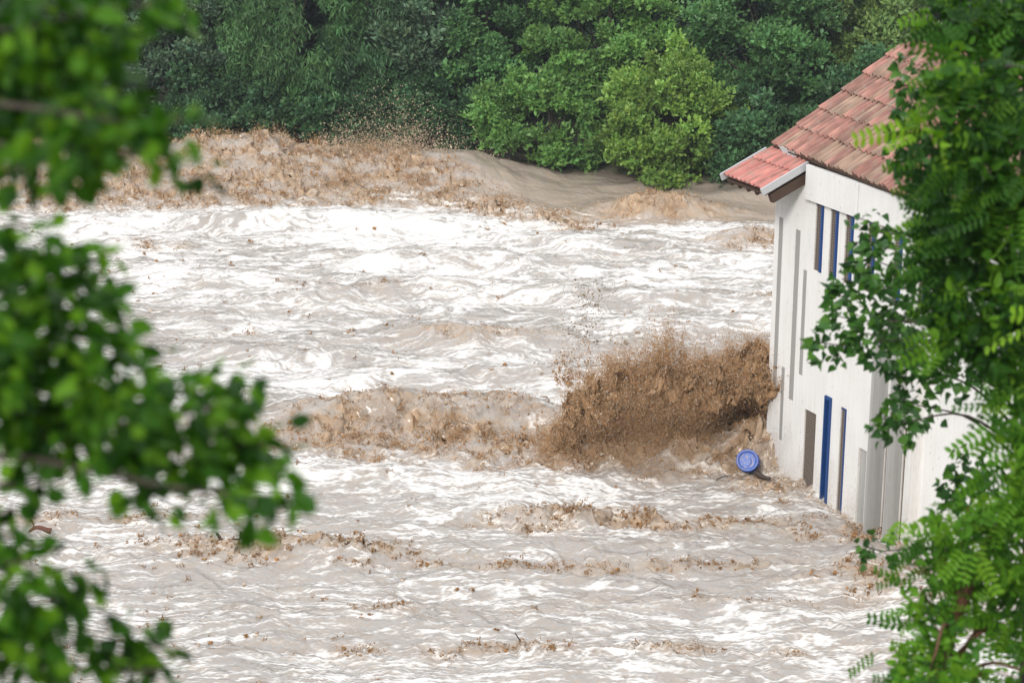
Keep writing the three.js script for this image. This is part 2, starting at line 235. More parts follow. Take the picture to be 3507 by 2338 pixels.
  const redClay = [[0.50, 0.20, 0.17], [0.47, 0.21, 0.175]].map((b, k) => { const t = clayMap(50 + k * 9, b); t.repeat.set(0.5, 0.5); return std(col(1, 1, 1), 0.7, { map: t }); });
  const TW = 0.2, variants = [0, 1, 2, 3, 4].map(v => tileGeo(TW * 1.06, 0.9, v)), pitch = 30.5 * Math.PI / 180, CL = 0.8;
  const roof = mesh('roof', mergeGeometries([0, 1].map(k => { // roof boarding under the tiles, both slopes
    const g = new THREE.BoxGeometry(10.2, 0.08, 5.0); g.translate(5.1 - 0.46, -0.1, -2.5); g.rotateX(pitch); if (k) { g.rotateY(Math.PI); g.translate(9.6 - 0.46, 0, -8.55); } return g.translate(0, 8.66, 0.02);
  })), timber, house);
  const tileBase = new THREE.Group(); const rest = [], restMat = clay[0], rt = rng(99);
  for (let c = 0; c < 6; c++) for (let k = 0; k < 50; k++) {
    const s = -0.47 + k * TW, off = lerp(-0.1, 0.22, clamp((s + 0.47) / 5.3, 0, 1.2)), y = lerp(8.76, 8.72, clamp((s + 0.47) / 5.3));
    const run = c * CL + (rt() - 0.5) * 0.07, pos = V(s + (rt() - 0.5) * 0.012, y + run * Math.sin(pitch) + (rt() - 0.5) * 0.012 + 0.008, off - run * Math.cos(pitch));
    const e = new THREE.Euler(pitch + (rt() - 0.5) * 0.03, (rt() - 0.5) * 0.05, (rt() - 0.5) * 0.08), v = Math.floor(rt() * 5), mv = Math.floor(rt() * 4);
    if (k < 46) { const t = mesh('roof_tile', variants[v], clay[mv], roof); t.position.copy(pos); t.rotation.copy(e); }
    else rest.push(variants[v].clone().applyMatrix4(new THREE.Matrix4().compose(pos, new THREE.Quaternion().setFromEuler(e), V(1, 1, 1))));
  }
  for (let c = 0; c < 6; c++) for (let k = 0; k < 50; k++) { const run = c * CL; rest.push(variants[k % 5].clone().applyMatrix4(new THREE.Matrix4().makeRotationX(pitch)).applyMatrix4(new THREE.Matrix4().makeTranslation(-(-0.47 + k * TW) - TW, 8.72 + run * Math.sin(pitch), -run * Math.cos(pitch))).applyMatrix4(new THREE.Matrix4().makeRotationY(Math.PI)).translate(0, 0, -8.4)); }
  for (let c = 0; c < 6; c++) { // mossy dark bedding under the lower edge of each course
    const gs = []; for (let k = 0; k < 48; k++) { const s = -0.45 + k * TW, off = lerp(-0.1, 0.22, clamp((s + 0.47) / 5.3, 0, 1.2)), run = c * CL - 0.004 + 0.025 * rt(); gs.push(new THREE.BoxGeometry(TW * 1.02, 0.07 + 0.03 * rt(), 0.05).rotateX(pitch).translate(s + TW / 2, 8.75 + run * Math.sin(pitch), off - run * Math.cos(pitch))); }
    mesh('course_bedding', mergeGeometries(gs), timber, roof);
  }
  mesh('roof_tiling', mergeGeometries(rest), restMat, roof).userData.kind = 'stuff';
  // ridge tiles
  for (let k = 0; k < 22; k++) { const g = new THREE.CylinderGeometry(0.13, 0.14, 0.48, 8, 1, true, 0, Math.PI).rotateZ(Math.PI / 2).rotateX(-Math.PI / 2); const t = mesh('ridge_tile', g, clay[k % 4], roof); t.position.set(-0.25 + k * 0.45, 8.75 + 4.86 * Math.sin(pitch) - 0.02, 0.05 - 4.86 * Math.cos(pitch)); }
  { const sh = new THREE.Shape([new THREE.Vector2(-0.12, 8.86), new THREE.Vector2(0.9, 8.82), new THREE.Vector2(0.36, 8.52)]); mesh('eave_board', new THREE.ExtrudeGeometry(sh, { depth: 0.04, bevelEnabled: false }).translate(0, 0, -0.06), zinc, roof); }
  // lower roof jutting over the river
  const low = Math.atan2(0.54, 1.29), porch = mesh('lower_roof', new THREE.BoxGeometry(1.8, 0.06, 1.75).translate(0.33, -0.06, -0.87).rotateX(low).translate(0, 8.03, 1.24), timber, house);
  for (let c = 0; c < 2; c++) for (let k = 0; k < 9; k++) { const run = c * 0.93, t = mesh('roof_tile', variants[(k * 2 + c) % 5], redClay[(k + c) % 2], porch); t.position.set(-0.58 + k * TW, 8.07 + run * Math.sin(low), 1.29 - run * Math.cos(low)); t.rotation.set(low + 0.005 * Math.sin(k * 5), 0, 0.02 * Math.sin(k * 3 + c)); t.scale.set(1, 0.85, 1.12); }
  for (const [s, d] of [[1.25, 0.05], [-0.66, 0.05]]) mesh('verge_board', new THREE.BoxGeometry(d, 0.19, 1.5).translate(0, 0, -0.72).rotateX(low).translate(s + 0.02, 8.06, 1.33), zinc, porch);
  mesh('rafter', new THREE.BoxGeometry(0.16, 0.26, 1.2).translate(0, 0, -0.6).rotateX(low).translate(1.14, 7.84, 1.0), timber, porch);
  for (let k = 0; k < 4; k++) mesh('rafter', new THREE.BoxGeometry(0.08, 0.14, 1.3).translate(0, 0, -0.65).rotateX(low).translate(-0.5 + k * 0.4, 7.9, 1.16), timber, porch);
}

// ---------------------------------------------------------------- leaves
function leafGeo(w, l, pts, fold = 0.25, curl = 0.12) { // one leaf along +y, folded along its midrib
  const pos = [], idx = []; const side = pts.length;
  pts.forEach(([t, x]) => { pos.push(-x * w, t * l, x * w * fold * 2 - curl * l * t * t, 0, t * l, -curl * l * t * t, x * w, t * l, x * w * fold * 2 - curl * l * t * t); });
  for (let i = 0; i + 1 < side; i++) { const a = i * 3, b = a + 3; idx.push(a, a + 1, b, a + 1, b + 1, b, a + 1, a + 2, b + 1, a + 2, b + 2, b + 1); }
  const g = new THREE.BufferGeometry(); g.setAttribute('position', new THREE.Float32BufferAttribute(pos, 3)); g.setAttribute('uv', new THREE.Float32BufferAttribute(pos.flatMap((_, i) => i % 3 ? [] : [pos[i], pos[i + 1]]), 2)); g.setIndex(idx); g.computeVertexNormals(); return g;
}
const simple = [[0, 0.03], [0.4, 0.5], [1, 0.02]], oval = [[0, 0.03], [0.2, 0.4], [0.5, 0.5], [0.8, 0.3], [1, 0.03]];
const popl = [[0, 0.04], [0.1, 0.46], [0.3, 0.5], [0.55, 0.34], [0.8, 0.14], [1, 0.02]], lobed = [[0, 0.05], [0.18, 0.34], [0.34, 0.5], [0.46, 0.36], [0.6, 0.48], [0.76, 0.26], [1, 0.04]];
function sprig(leaf, count, reach, r, droop = 0) { // a twig end: leaves round a short stem
  const gs = [];
  for (let i = 0; i < count; i++) {
    const q = new THREE.Quaternion().setFromUnitVectors(UP, V(gauss(r), 0.35 + 0.8 * r() - droop, gauss(r)).normalize()).multiply(new THREE.Quaternion().setFromAxisAngle(UP, r() * 6.28));
    gs.push(leaf.clone().applyMatrix4(compose(V(gauss(r) * reach, gauss(r) * reach, gauss(r) * reach), q, V(1, 1, 1).multiplyScalar(0.7 + 0.6 * r()))));
  }
  return mergeGeometries(gs);
}
function pinnate(pairs, len, r) { // a compound leaf: a bowed stalk with paired leaflets
  const gs = [], at = t => V(0, t * len, -0.22 * len * t * t);
  gs.push(new THREE.TubeGeometry(new THREE.CatmullRomCurve3([at(0), at(0.5), at(1)]), 4, 0.0022, 3).toNonIndexed());
  for (let i = 1; i <= pairs; i++) { const t = 0.12 + 0.85 * i / pairs; for (const s of [-1, 1]) { const g = leafGeo(0.03, 0.075 * (1 - 0.3 * t) * (0.9 + 0.2 * r()), oval, 0.2, 0.15).toNonIndexed(); g.rotateZ(-s * (1.15 + 0.2 * (r() - 0.5))); g.rotateX(-0.2 - 0.35 * r()); g.translate(0, at(t).y, at(t).z); gs.push(g); } }
  return mergeGeometries(gs.map(g => { g.computeVertexNormals(); return g; }));
}
const leafMat = (c, rough = 0.5, through = 0.4, spec = 0.3) => new THREE.MeshPhysicalMaterial({ color: c, roughness: rough, transmission: through, thickness: 0, side: THREE.DoubleSide, ior: 1.4, specularIntensity: spec });
const bark = (r, g, b) => { const t = dataTex(128, 128, (i, j, o) => { const v = 1 + 0.35 * n2(i * 0.16, j * 0.03) + 0.2 * m2(i * 0.3, j * 0.2); o[0] = r * v; o[1] = g * v; o[2] = b * v; }, true); return std(col(1, 1, 1), 0.9, { map: t, bumpMap: t, bumpScale: 0.02 }); };
const barkDark = bark(0.06, 0.045, 0.033), barkRed = bark(0.15, 0.065, 0.035);

// ---------------------------------------------------------------- trees on the far bank
const farLeaf = leafMat(col(1, 1, 1), 0.4, 0.3, 0.8), rs = rng(5);
const roundSprigs = [0, 1, 2].map(() => sprig(leafGeo(0.14, 0.19, simple), 9, 0.2, rs)), willowSprigs = [0, 1, 2].map(() => sprig(leafGeo(0.06, 0.27, simple), 10, 0.2, rs, 1.3));
function farTree(label, name, [x, z], [cy, rx, ry, rz], tint, o = {}) {
  const r = rng(Math.floor(x * 131 + z * 17 + 5000)), t = thing(name, label, 'tree', [x, groundHeight(x, z), z], 0, o.group ?? 'trees on the far bank'), g0 = t.position.y;
  const clumps = [], count = Math.round((o.clumps ?? 60) * 1.25);
  for (let i = 0; i < count * 6 && clumps.length < count; i++) {
    const u = r() * 2 - 1, a = r() * 6.28, q = Math.sqrt(1 - u * u), k = 0.4 + 0.7 * Math.sqrt(r());
    const d = V(q * Math.cos(a), u, q * Math.sin(a)); if (d.z < -0.45 && r() < 0.75) continue;
    const p = V(d.x * rx * k, cy - g0 + d.y * ry * k * (1 + 0.2 * n3(d.x * 2 + x, d.y * 2, d.z * 2)), d.z * rz * k);
    if (p.y + g0 < 0.25 + 0.3 * r()) continue;
    clumps.push([p, (o.size ?? 0.7) * (0.55 + 0.9 * r() * r())]);
  }
  const limbs = [tube([[0, -0.4, 0], [0.15 * gauss(r), (cy - g0) * 0.45, 0.2], [0.3 * gauss(r), cy - g0 + ry * 0.4, 0]], o.trunk ?? 0.22, 0.07, 8)];
  mesh('trunk', limbs[0], barkDark, t);
  const bs = clumps.filter((_, i) => i % 4 === 0).map(([p]) => { const h = clamp(p.y * 0.5, 0.4, cy - g0 + ry * 0.3); return tube([[0, h, 0.1], [p.x * 0.5, lerp(h, p.y, 0.45) + 0.15, p.z * 0.5], [p.x, p.y, p.z]], 0.06, 0.015, 5, 3); });
  mesh('branch', mergeGeometries(bs), barkDark, t).userData.kind = 'stuff';
  const sprigs = o.willow ? willowSprigs : roundSprigs, mats = [[], [], []], cols = [[], [], []], dens = (o.density ?? 120) * 0.72, sc = o.scale ?? 1;
  for (const [c, cr] of clumps) {
    const n = Math.round(dens * cr * cr * 1.7), bright = 0.65 + 0.75 * r();
    for (let i = 0; i < n; i++) {
      const d = V(gauss(r), gauss(r) * 0.9 + 0.18, gauss(r) + 0.1).normalize(), k = cr * (0.35 + 0.75 * Math.sqrt(r())) * (1 + 0.4 * n3(d.x * 1.7 + c.x, d.y * 1.7 + c.y, d.z * 1.7));
      const p = V(c.x + d.x * k * 1.15, c.y + d.y * k * (o.willow ? 1.25 : 0.75), c.z + d.z * k); if (o.willow) p.y -= 0.25 * k * r();
      if (p.y + g0 < 0.02) continue;
      const aim = o.willow ? V(0.3 * gauss(r) + 0.3 * d.x, 1, 0.3 * gauss(r)).normalize() : V(d.x + 0.5 * gauss(r), d.y + 0.7 + 0.5 * gauss(r), d.z + 0.5 * gauss(r)).normalize(), s = sc * (0.7 + 0.6 * r()), w = Math.floor(r() * 3);
      mats[w].push(compose(p, new THREE.Quaternion().setFromUnitVectors(UP, aim).multiply(new THREE.Quaternion().setFromAxisAngle(UP, r() * 6.28)), V(s, s, s)));
      const b = bright * (0.8 + 0.4 * r()), y = 0.12 * gauss(r); cols[w].push(col(tint[0] * b * (1 + y), tint[1] * b, tint[2] * b * (1 - y)));
    }
  }
  sprigs.forEach((g, i) => mats[i].length && instanced('crown', g, farLeaf, mats[i], cols[i], t));
  return t;
}
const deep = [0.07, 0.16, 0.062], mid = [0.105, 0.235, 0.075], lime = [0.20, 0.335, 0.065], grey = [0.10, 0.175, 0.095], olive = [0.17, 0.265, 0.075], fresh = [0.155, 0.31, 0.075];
farTree('hazy blue-green tree at the far left behind blurred leaves', 'riverside_tree', [-20.5, -93], [5.5, 3.4, 4.6, 2.6], [0.055, 0.10, 0.075], { clumps: 60 });
farTree('dense grey-green tree beside the willow, left of it', 'riverside_tree', [-15.6, -91.5], [4.6, 3.0, 4.2, 2.4], grey, { clumps: 70 });
farTree('willow with drooping narrow leaves above the foaming crest', 'willow_tree', [-10.2, -91], [5.6, 3.2, 4.6, 2.6], mid, { clumps: 70, willow: true, density: 130 });
farTree('dark hanging willow above the flying spray, beside the bright willow', 'willow_tree', [-6.3, -92], [6.2, 2.3, 3.8, 2.2], deep, { clumps: 46, willow: true, density: 120 });
farTree('small silvery tree leaning over a dark hollow in the bank', 'riverside_tree', [-3.6, -91], [5.9, 2.0, 3.0, 2.0], grey, { clumps: 36 });
farTree('tall green tree over the smooth end of the wave', 'riverside_tree', [-1.2, -91.5], [5.4, 2.5, 4.4, 2.4], mid, { clumps: 60 });
farTree('low rounded bush spreading at the water behind the smooth hump', 'riverside_bush', [1.8, -87.0], [2.2, 3.2, 2.0, 1.6], fresh, { clumps: 52, size: 0.65 });
farTree('large broad tree, bright green, in the middle of the far bank', 'riverside_tree', [4.3, -88.8], [5.6, 3.1, 4.2, 2.4], fresh, { clumps: 72 });
farTree('lowest lime green tree hanging over the calm water', 'riverside_tree', [6.9, -84.6], [2.7, 2.5, 2.7, 1.8], lime, { clumps: 60, size: 0.65 });
farTree('mid green tree between the lime green tree and the roof', 'riverside_tree', [11.2, -87], [5.9, 2.9, 3.6, 2.3], mid, { clumps: 60 });
farTree('dark bush at the water line next to the eave', 'riverside_bush', [10.8, -84.2], [2.0, 2.4, 1.9, 1.5], deep, { clumps: 40, size: 0.6 });
farTree('yellowish green tree over the roof edge beside the foreground branches', 'riverside_tree', [15.6, -88.5], [6.8, 2.8, 3.4, 2.3], olive, { clumps: 60 });
farTree('dark tree behind the lower roof and the house', 'riverside_tree', [15.5, -85], [3.0, 3.0, 2.4, 1.8], deep, { clumps: 40 });
const behind = ['at the far left edge, behind hazy foliage', 'behind the hazy blue-green tree', 'behind the dense grey-green tree and the willow', 'in the dark gap right of the bright willow', 'in the dark hollow behind the flying drops', 'behind the tall tree over the wave', 'behind the broad bright green tree', 'in the dark gap above the lime green tree', 'behind the tree between lime tree and roof', 'behind the yellowish green tree over the roof', 'at the far right, hidden by the roof'];
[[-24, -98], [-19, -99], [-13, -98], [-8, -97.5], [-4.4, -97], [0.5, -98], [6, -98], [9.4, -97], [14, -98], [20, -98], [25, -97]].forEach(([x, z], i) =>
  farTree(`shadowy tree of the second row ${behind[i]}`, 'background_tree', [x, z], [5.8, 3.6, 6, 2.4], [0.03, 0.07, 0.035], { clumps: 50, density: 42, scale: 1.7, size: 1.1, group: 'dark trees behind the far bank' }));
farTree('dark bush crouching at the water behind the spray', 'riverside_bush', [-7.6, -89.6], [1.8, 2.2, 1.7, 1.4], [0.06, 0.14, 0.055], { clumps: 40, size: 0.6 });
farTree('dense bush under the silvery tree, behind the flying drops', 'riverside_bush', [-3.4, -89.8], [1.9, 2.0, 1.9, 1.4], [0.065, 0.15, 0.06], { clumps: 40, size: 0.6 });
farTree('bush at the water under the willow', 'riverside_bush', [-12.6, -89.6], [2.2, 2.6, 2.2, 1.5], [0.075, 0.165, 0.07], { clumps: 46, size: 0.6 });
farTree('hazy bush behind the foam at the left edge', 'riverside_bush', [-24.5, -91], [3.2, 3, 3.2, 2], [0.055, 0.10, 0.07], { clumps: 40 });

// ---------------------------------------------------------------- foreground trees
const leftBlobs = [
  [-1.03, 18.75, -4.34, 0.18, 0.10], [-0.98, 18.66, -4.64, 0.07, 0.06], [-0.83, 18.77, -4.49, 0.07, 0.03], [-0.78, 18.74, -4.73, 0.03, 0.03], [-1.10, 18.56, -4.69, 0.19, 0.12],
  [-0.87, 18.58, -4.11, 0.10, 0.09], [-0.73, 18.59, -4.06, 0.08, 0.03], [-0.77, 18.31, -4.83, 0.02, 0.03], [-0.74, 18.47, -4.28, 0.02, 0.03], [-1.00, 18.48, -4.26, 0.10, 0.07],
  [-1.29, 18.35, -5.01, 0.04, 0.07], [-1.15, 18.23, -4.42, 0.10, 0.07], [-1.14, 18.06, -4.75, 0.12, 0.09], [-1.03, 18.05, -4.37, 0.15, 0.09], [-1.12, 17.88, -4.49, 0.19, 0.10],
  [-0.83, 18.02, -4.02, 0.12, 0.07], [-0.77, 17.81, -4.46, 0.14, 0.09], [-0.69, 17.79, -4.70, 0.06, 0.04], [-0.99, 17.80, -4.34, 0.19, 0.08], [-0.79, 17.68, -4.54, 0.15, 0.07],
  [-0.60, 17.72, -4.47, 0.05, 0.05], [-0.49, 17.86, -3.88, 0.05, 0.04], [-1.16, 17.61, -4.53, 0.06, 0.05], [-0.85, 17.65, -4.37, 0.07, 0.04], [-0.65, 17.75, -4.09, 0.04, 0.03],
  [-0.53, 17.80, -3.83, 0.02, 0.03], [-1.27, 17.44, -4.59, 0.04, 0.07], [-1.13, 17.43, -4.18, 0.10, 0.08], [-1.12, 17.23, -4.37, 0.17, 0.07], [-0.95, 17.18, -4.52, 0.07, 0.05],
  [-0.89, 17.18, -4.35, 0.08, 0.03], [-1.10, 17.33, -4.61, 0.07, 0.04], [-1.16, 18.03, -4.28, 0.08, 0.20], [-1.27, 18.58, -4.88, 0.10, 0.22], [-1.13, 17.54, -4.18, 0.06, 0.06],
];
const pinnateBlobs = [
  [2.86, 17.53, -12.72, 0.31, 0.22], [3.14, 17.28, -12.55, 0.25, 0.42], [2.48, 17.45, -11.29, 0.22, 0.17], [2.44, 17.08, -11.24, 0.20, 0.20], [2.80, 16.90, -11.32, 0.25, 0.30],
  [2.67, 16.46, -12.44, 0.22, 0.22], [2.81, 16.38, -11.52, 0.31, 0.31], [2.58, 16.25, -11.80, 0.24, 0.24], [2.63, 15.99, -11.17, 0.31, 0.26], [2.99, 15.85, -11.47, 0.18, 0.40],
  [2.92, 15.46, -11.15, 0.18, 0.21], [2.98, 15.18, -11.00, 0.15, 0.23], [2.97, 14.82, -11.28, 0.19, 0.19], [2.68, 14.69, -11.24, 0.21, 0.13], [2.54, 14.42, -11.69, 0.17, 0.11],
  [3.03, 14.43, -11.32, 0.19, 0.22], [2.80, 14.19, -11.66, 0.31, 0.14], [2.50, 14.08, -11.50, 0.14, 0.10], [3.02, 13.91, -11.67, 0.25, 0.14], [2.52, 14.00, -11.17, 0.19, 0.11],
  [2.28, 14.16, -10.37, 0.23, 0.10], [2.33, 13.73, -11.40, 0.11, 0.04], [2.87, 13.50, -11.50, 0.25, 0.07], [3.22, 13.99, -11.56, 0.14, 0.19], [3.07, 13.83, -10.94, 0.08, 0.08],
];
const poplarBlobs = [
  [2.84, 15.51, -15.25, 0.17, 0.17], [2.89, 15.38, -14.68, 0.27, 0.20], [2.74, 15.08, -15.24, 0.19, 0.16], [2.65, 14.88, -14.90, 0.26, 0.17], [2.45, 14.77, -14.57, 0.17, 0.13],
  [2.83, 14.88, -14.37, 0.26, 0.20], [3.22, 14.78, -15.17, 0.31, 0.28], [3.28, 14.40, -15.19, 0.28, 0.14], [2.91, 14.27, -14.20, 0.18, 0.18], [3.22, 14.17, -14.92, 0.17, 0.16],
  [3.47, 14.52, -14.62, 0.20, 0.17], [3.51, 13.90, -14.15, 0.15, 0.18], [3.41, 13.69, -14.24, 0.12, 0.15], [2.89, 13.07, -14.54, 0.17, 0.11], [3.19, 16.14, -15.61, 0.14, 0.38],
  [3.00, 16.72, -14.93, 0.10, 0.26], [3.44, 15.63, -15.18, 0.27, 0.62], [3.55, 16.56, -14.88, 0.26, 0.73],
];
// leaves of one tree: the 300 nearest as parts of their own, the rest as one crown
function foliage(tree, blobs, geos, mats, partName, o) {
  const r = rng(o.seed), all = [], base = tree.position;
  for (const [bx, by, bz, rx, ry] of blobs) {
    const n = Math.max(o.least, Math.round(o.density * rx * ry)), rz = o.deep;
    for (let i = 0; i < n; i++) {
      const a = r() * 6.28, k = Math.sqrt(r()), p = V(bx + Math.cos(a) * k * rx, by + Math.sin(a) * k * ry, bz + gauss(r) * rz);
      const d = V(Math.cos(a) * k + o.lean, Math.sin(a) * k * 0.6 - o.droop, 0.7 * gauss(r) + 0.25).normalize();
      const q = new THREE.Quaternion().setFromUnitVectors(UP, V(d.x + 0.5 * gauss(r), d.y + 0.4 * gauss(r), d.z + 0.5 * gauss(r)).normalize()).multiply(new THREE.Quaternion().setFromAxisAngle(UP, r() * 6.28));
      const s = o.size * (0.65 + 0.65 * r()); all.push({ p: p.sub(base), q, s, g: Math.floor(r() * geos.length), m: Math.floor(Math.pow(r(), 1.3) * mats.length) });
    }
  }
  const eye = camera.position.clone().sub(base); all.sort((a, b) => a.p.distanceTo(eye) / a.s - b.p.distanceTo(eye) / b.s);
  all.slice(0, 300).forEach(l => { const m = mesh(partName, geos[l.g], mats[l.m], tree); m.position.copy(l.p); m.quaternion.copy(l.q); m.scale.setScalar(l.s); });
  const later = all.slice(300);
  geos.forEach((g, gi) => mats.forEach((m, mi) => { const set = later.filter(l => l.g === gi && l.m === mi); if (set.length) instanced('crown', g, m, set.map(l => compose(l.p, l.q, V(l.s, l.s, l.s))), null, tree); }));
  return all;
}

function limbsTo(tree, blobs, from, r0, mat, every = 1) { // a branch from the trunk to each leafy clump
  const b = tree.position;
  blobs.forEach(([x, y, z, rx], i) => { if (i % every) return; const s = from(V(x, y, z)), e = V(x, y, z); const mid1 = s.clone().lerp(e, 0.5).add(V(0, 0.12 * s.distanceTo(e), 0)); mesh('branch', tube([s.clone().sub(b), mid1.sub(b), e.clone().sub(b), e.clone().add(V(e.x - s.x, e.y - s.y, 0).normalize().multiplyScalar(rx * 0.6)).sub(b)], r0, r0 * 0.25, 6, 3), mat, tree); });
}
{
  const at = [-2.05, groundHeight(-2.05, -4.6), -4.6], t = thing('foreground_tree', 'blurred tree with small lobed leaves close by, filling the picture edge opposite the house', 'tree', at);
  mesh('trunk', tube([[0, -0.3, 0], [0.1, 1.2, 0.05], [-0.05, 2.4, 0], [0.1, 4.2, 0.1]], 0.11, 0.05, 9), barkDark, t);
  limbsTo(t, leftBlobs, p => V(-2.0, clamp(p.y - 0.35, at[1] + 0.5, 19.5), -4.6), 0.018, barkDark, 2);
  const geos = [leafGeo(0.05, 0.058, lobed, 0.2, 0.2), leafGeo(0.044, 0.062, lobed, 0.3, 0.1), leafGeo(0.04, 0.06, oval, 0.2, 0.25)];
  const mats = [leafMat(col(0.036, 0.13, 0.006)), leafMat(col(0.07, 0.20, 0.008)), leafMat(col(0.018, 0.068, 0.007)), leafMat(col(0.14, 0.32, 0.012), 0.5, 0.5)];
  foliage(t, leftBlobs, geos, mats, 'leaf', { seed: 41, density: 11000, least: 5, deep: 0.16, size: 0.85, lean: 0.2, droop: 0.5 });
}
{
  const at = [2.62, groundHeight(2.62, -11.4), -11.4], t = thing('foreground_tree', 'bright green tree with feathery leaves low beside the house, reddish trunk showing', 'tree', at);
  const y0 = at[1];
  mesh('trunk', tube([[0, -0.3, 0], [0.06, 13.5 - y0, 0.02], [0.28, 14.15 - y0, -0.15], [0.72, 14.9 - y0, -0.3], [1.15, 16.8 - y0, -0.4]], 0.07, 0.02, 9), barkRed, t);
  const r = rng(61), geos = [pinnate(6, 0.28, r), pinnate(5, 0.24, r), pinnate(7, 0.32, r), sprig(leafGeo(0.05, 0.09, oval, 0.2, 0.2), 7, 0.05, r, 0.5), sprig(leafGeo(0.045, 0.08, oval, 0.3, 0.3), 8, 0.06, r, 0.6)];
  const nudge = ([x, y, z, rx, ry], d) => [x + d, y, z, rx * 0.85, ry * 0.9], high = pinnateBlobs.slice(0, 10).map(b => nudge(b, 0.13)), lowOnes = pinnateBlobs.slice(10).map(b => nudge(b, 0.12)), dk = [leafMat(col(0.035, 0.12, 0.01)), leafMat(col(0.06, 0.175, 0.012)), leafMat(col(0.02, 0.07, 0.011)), leafMat(col(0.15, 0.34, 0.02), 0.5, 0.5)];
  const br = [leafMat(col(0.095, 0.26, 0.016)), leafMat(col(0.14, 0.335, 0.022)), leafMat(col(0.055, 0.17, 0.02)), leafMat(col(0.21, 0.42, 0.03), 0.5, 0.5)];
  limbsTo(t, lowOnes, p => V(p.y > 14.8 ? 3.3 : 2.85, clamp(p.y - 0.4, y0 + 1, 17), -11.6), 0.018, barkRed);
  foliage(t, lowOnes, geos, br, 'compound_leaf', { seed: 43, density: 2100, least: 10, deep: 0.3, size: 0.8, lean: -0.25, droop: 0.35 });
  const at2 = [3.6, groundHeight(3.6, -12.3), -12.3], u = thing('foreground_tree', 'darker tree with feathery leaves hiding the upper part of the roof', 'tree', at2);
  mesh('trunk', tube([[0, -0.3, 0], [0.05, 14 - at2[1], 0], [-0.1, 16 - at2[1], 0.1], [-0.3, 18 - at2[1], 0.2]], 0.1, 0.03, 9), barkDark, u);
  limbsTo(u, high, p => V(3.5, p.y - 0.4, -12.2), 0.016, barkDark);
  foliage(u, high, geos, dk, 'compound_leaf', { seed: 44, density: 2600, least: 12, deep: 0.3, size: 0.8, lean: -0.25, droop: 0.35 });
  foliage(u, [[3.0, 16.35, -10.2, 0.12, 0.1], [3.02, 16.0, -10.2, 0.14, 0.08], [2.3, 17.25, -10.6, 0.1, 0.05]], geos, [leafMat(col(0.24, 0.46, 0.02), 0.5, 0.5)], 'compound_leaf', { seed: 45, density: 500, least: 6, deep: 0.1, size: 0.9, lean: -0.6, droop: 0.1 });
}
{
  const at = [4.3, groundHeight(4.3, -15), -15], t = thing('foreground_tree', 'poplar with broad pointed leaves, its branches reaching across the house wall', 'tree', at);
  const y0 = at[1];
  mesh('trunk', tube([[0, -0.3, 0], [0.05, 2.5, 0], [-0.1, 13.5 - y0, 0.1], [-0.3, 16 - y0, 0], [-0.4, 18 - y0, 0]], 0.13, 0.05, 9), barkDark, t);
  limbsTo(t, poplarBlobs, p => V(4.1, p.y - 0.5, -15), 0.016, barkDark);
  const geos = [leafGeo(0.085, 0.085, popl, 0.15, 0.15), leafGeo(0.075, 0.085, popl, 0.3, 0.1), leafGeo(0.08, 0.075, popl, 0.1, 0.3)];
  const mats = [leafMat(col(0.045, 0.14, 0.02), 0.3, 0.3, 0.6), leafMat(col(0.03, 0.095, 0.02), 0.28, 0.3, 0.6), leafMat(col(0.08, 0.20, 0.025), 0.35, 0.35, 0.5)];
  foliage(t, poplarBlobs, geos, mats, 'leaf', { seed: 47, density: 2300, least: 14, deep: 0.22, size: 0.95, lean: -0.2, droop: 0.45 });
}

// ---------------------------------------------------------------- breaking water: the wave thrown up against the house
const mudWater = (c, rough = 0.3) => std(c, rough, { ior: 1.33 });
const muddy = mudWater(col(1, 1, 1), 0.14);
const rb = rng(71);
const lumps = [0, 1, 2, 3, 4, 5].map(k => { // torn clots of water
  const g = new THREE.IcosahedronGeometry(1, 2), p = g.attributes.position, v = new THREE.Vector3();
  for (let i = 0; i < p.count; i++) { v.fromBufferAttribute(p, i); const s = 1 + 0.5 * n3(v.x * 0.9 + k * 9, v.y * 0.9, v.z * 0.9) + 0.22 * n3(v.x * 2 + k, v.y * 2, v.z * 2 + 5); v.multiplyScalar(s); p.setXYZ(i, v.x * 1.25, v.y * 0.8, v.z); }
  g.deleteAttribute('uv'); g.computeVertexNormals(); return g;
});
const strands = [0, 1, 2, 3, 4, 5].map(() => { // ligaments: bent threads with beads
  const pts = []; let p = V(0, 0, 0), d = V(0, 1, 0); for (let i = 0; i < 5; i++) { pts.push(p.clone()); d.add(V(gauss(rb) * 0.55, 0.1, gauss(rb) * 0.55)).normalize(); p.addScaledVector(d, 0.25); }
  const g = tube(pts, 0.075, 0.02, 5, 2), a = g.attributes.position; g.deleteAttribute('uv'); void a; return g;
});
const drop = new THREE.IcosahedronGeometry(1, 1); drop.deleteAttribute('uv');
const mudTone = r => { const t = r(), b = 0.75 + 0.5 * r(); return t < 0.72 ? col(0.40 * b, 0.225 * b, 0.10 * b) : t < 0.9 ? col(0.52 * b, 0.37 * b, 0.235 * b) : col(0.70 * b, 0.62 * b, 0.53 * b); };
function scatter(parent, name, geos, count, place, tone = mudTone, seed = 1) {
  const r = rng(seed), mats = geos.map(() => []), cols = geos.map(() => []);
  for (let i = 0; i < count; i++) { const m = place(r); if (!m) continue; const k = Math.floor(r() * geos.length); mats[k].push(m); cols[k].push(tone(r)); }
  geos.forEach((g, k) => mats[k].length && instanced(name, g, muddy, mats[k], cols[k], parent));
}
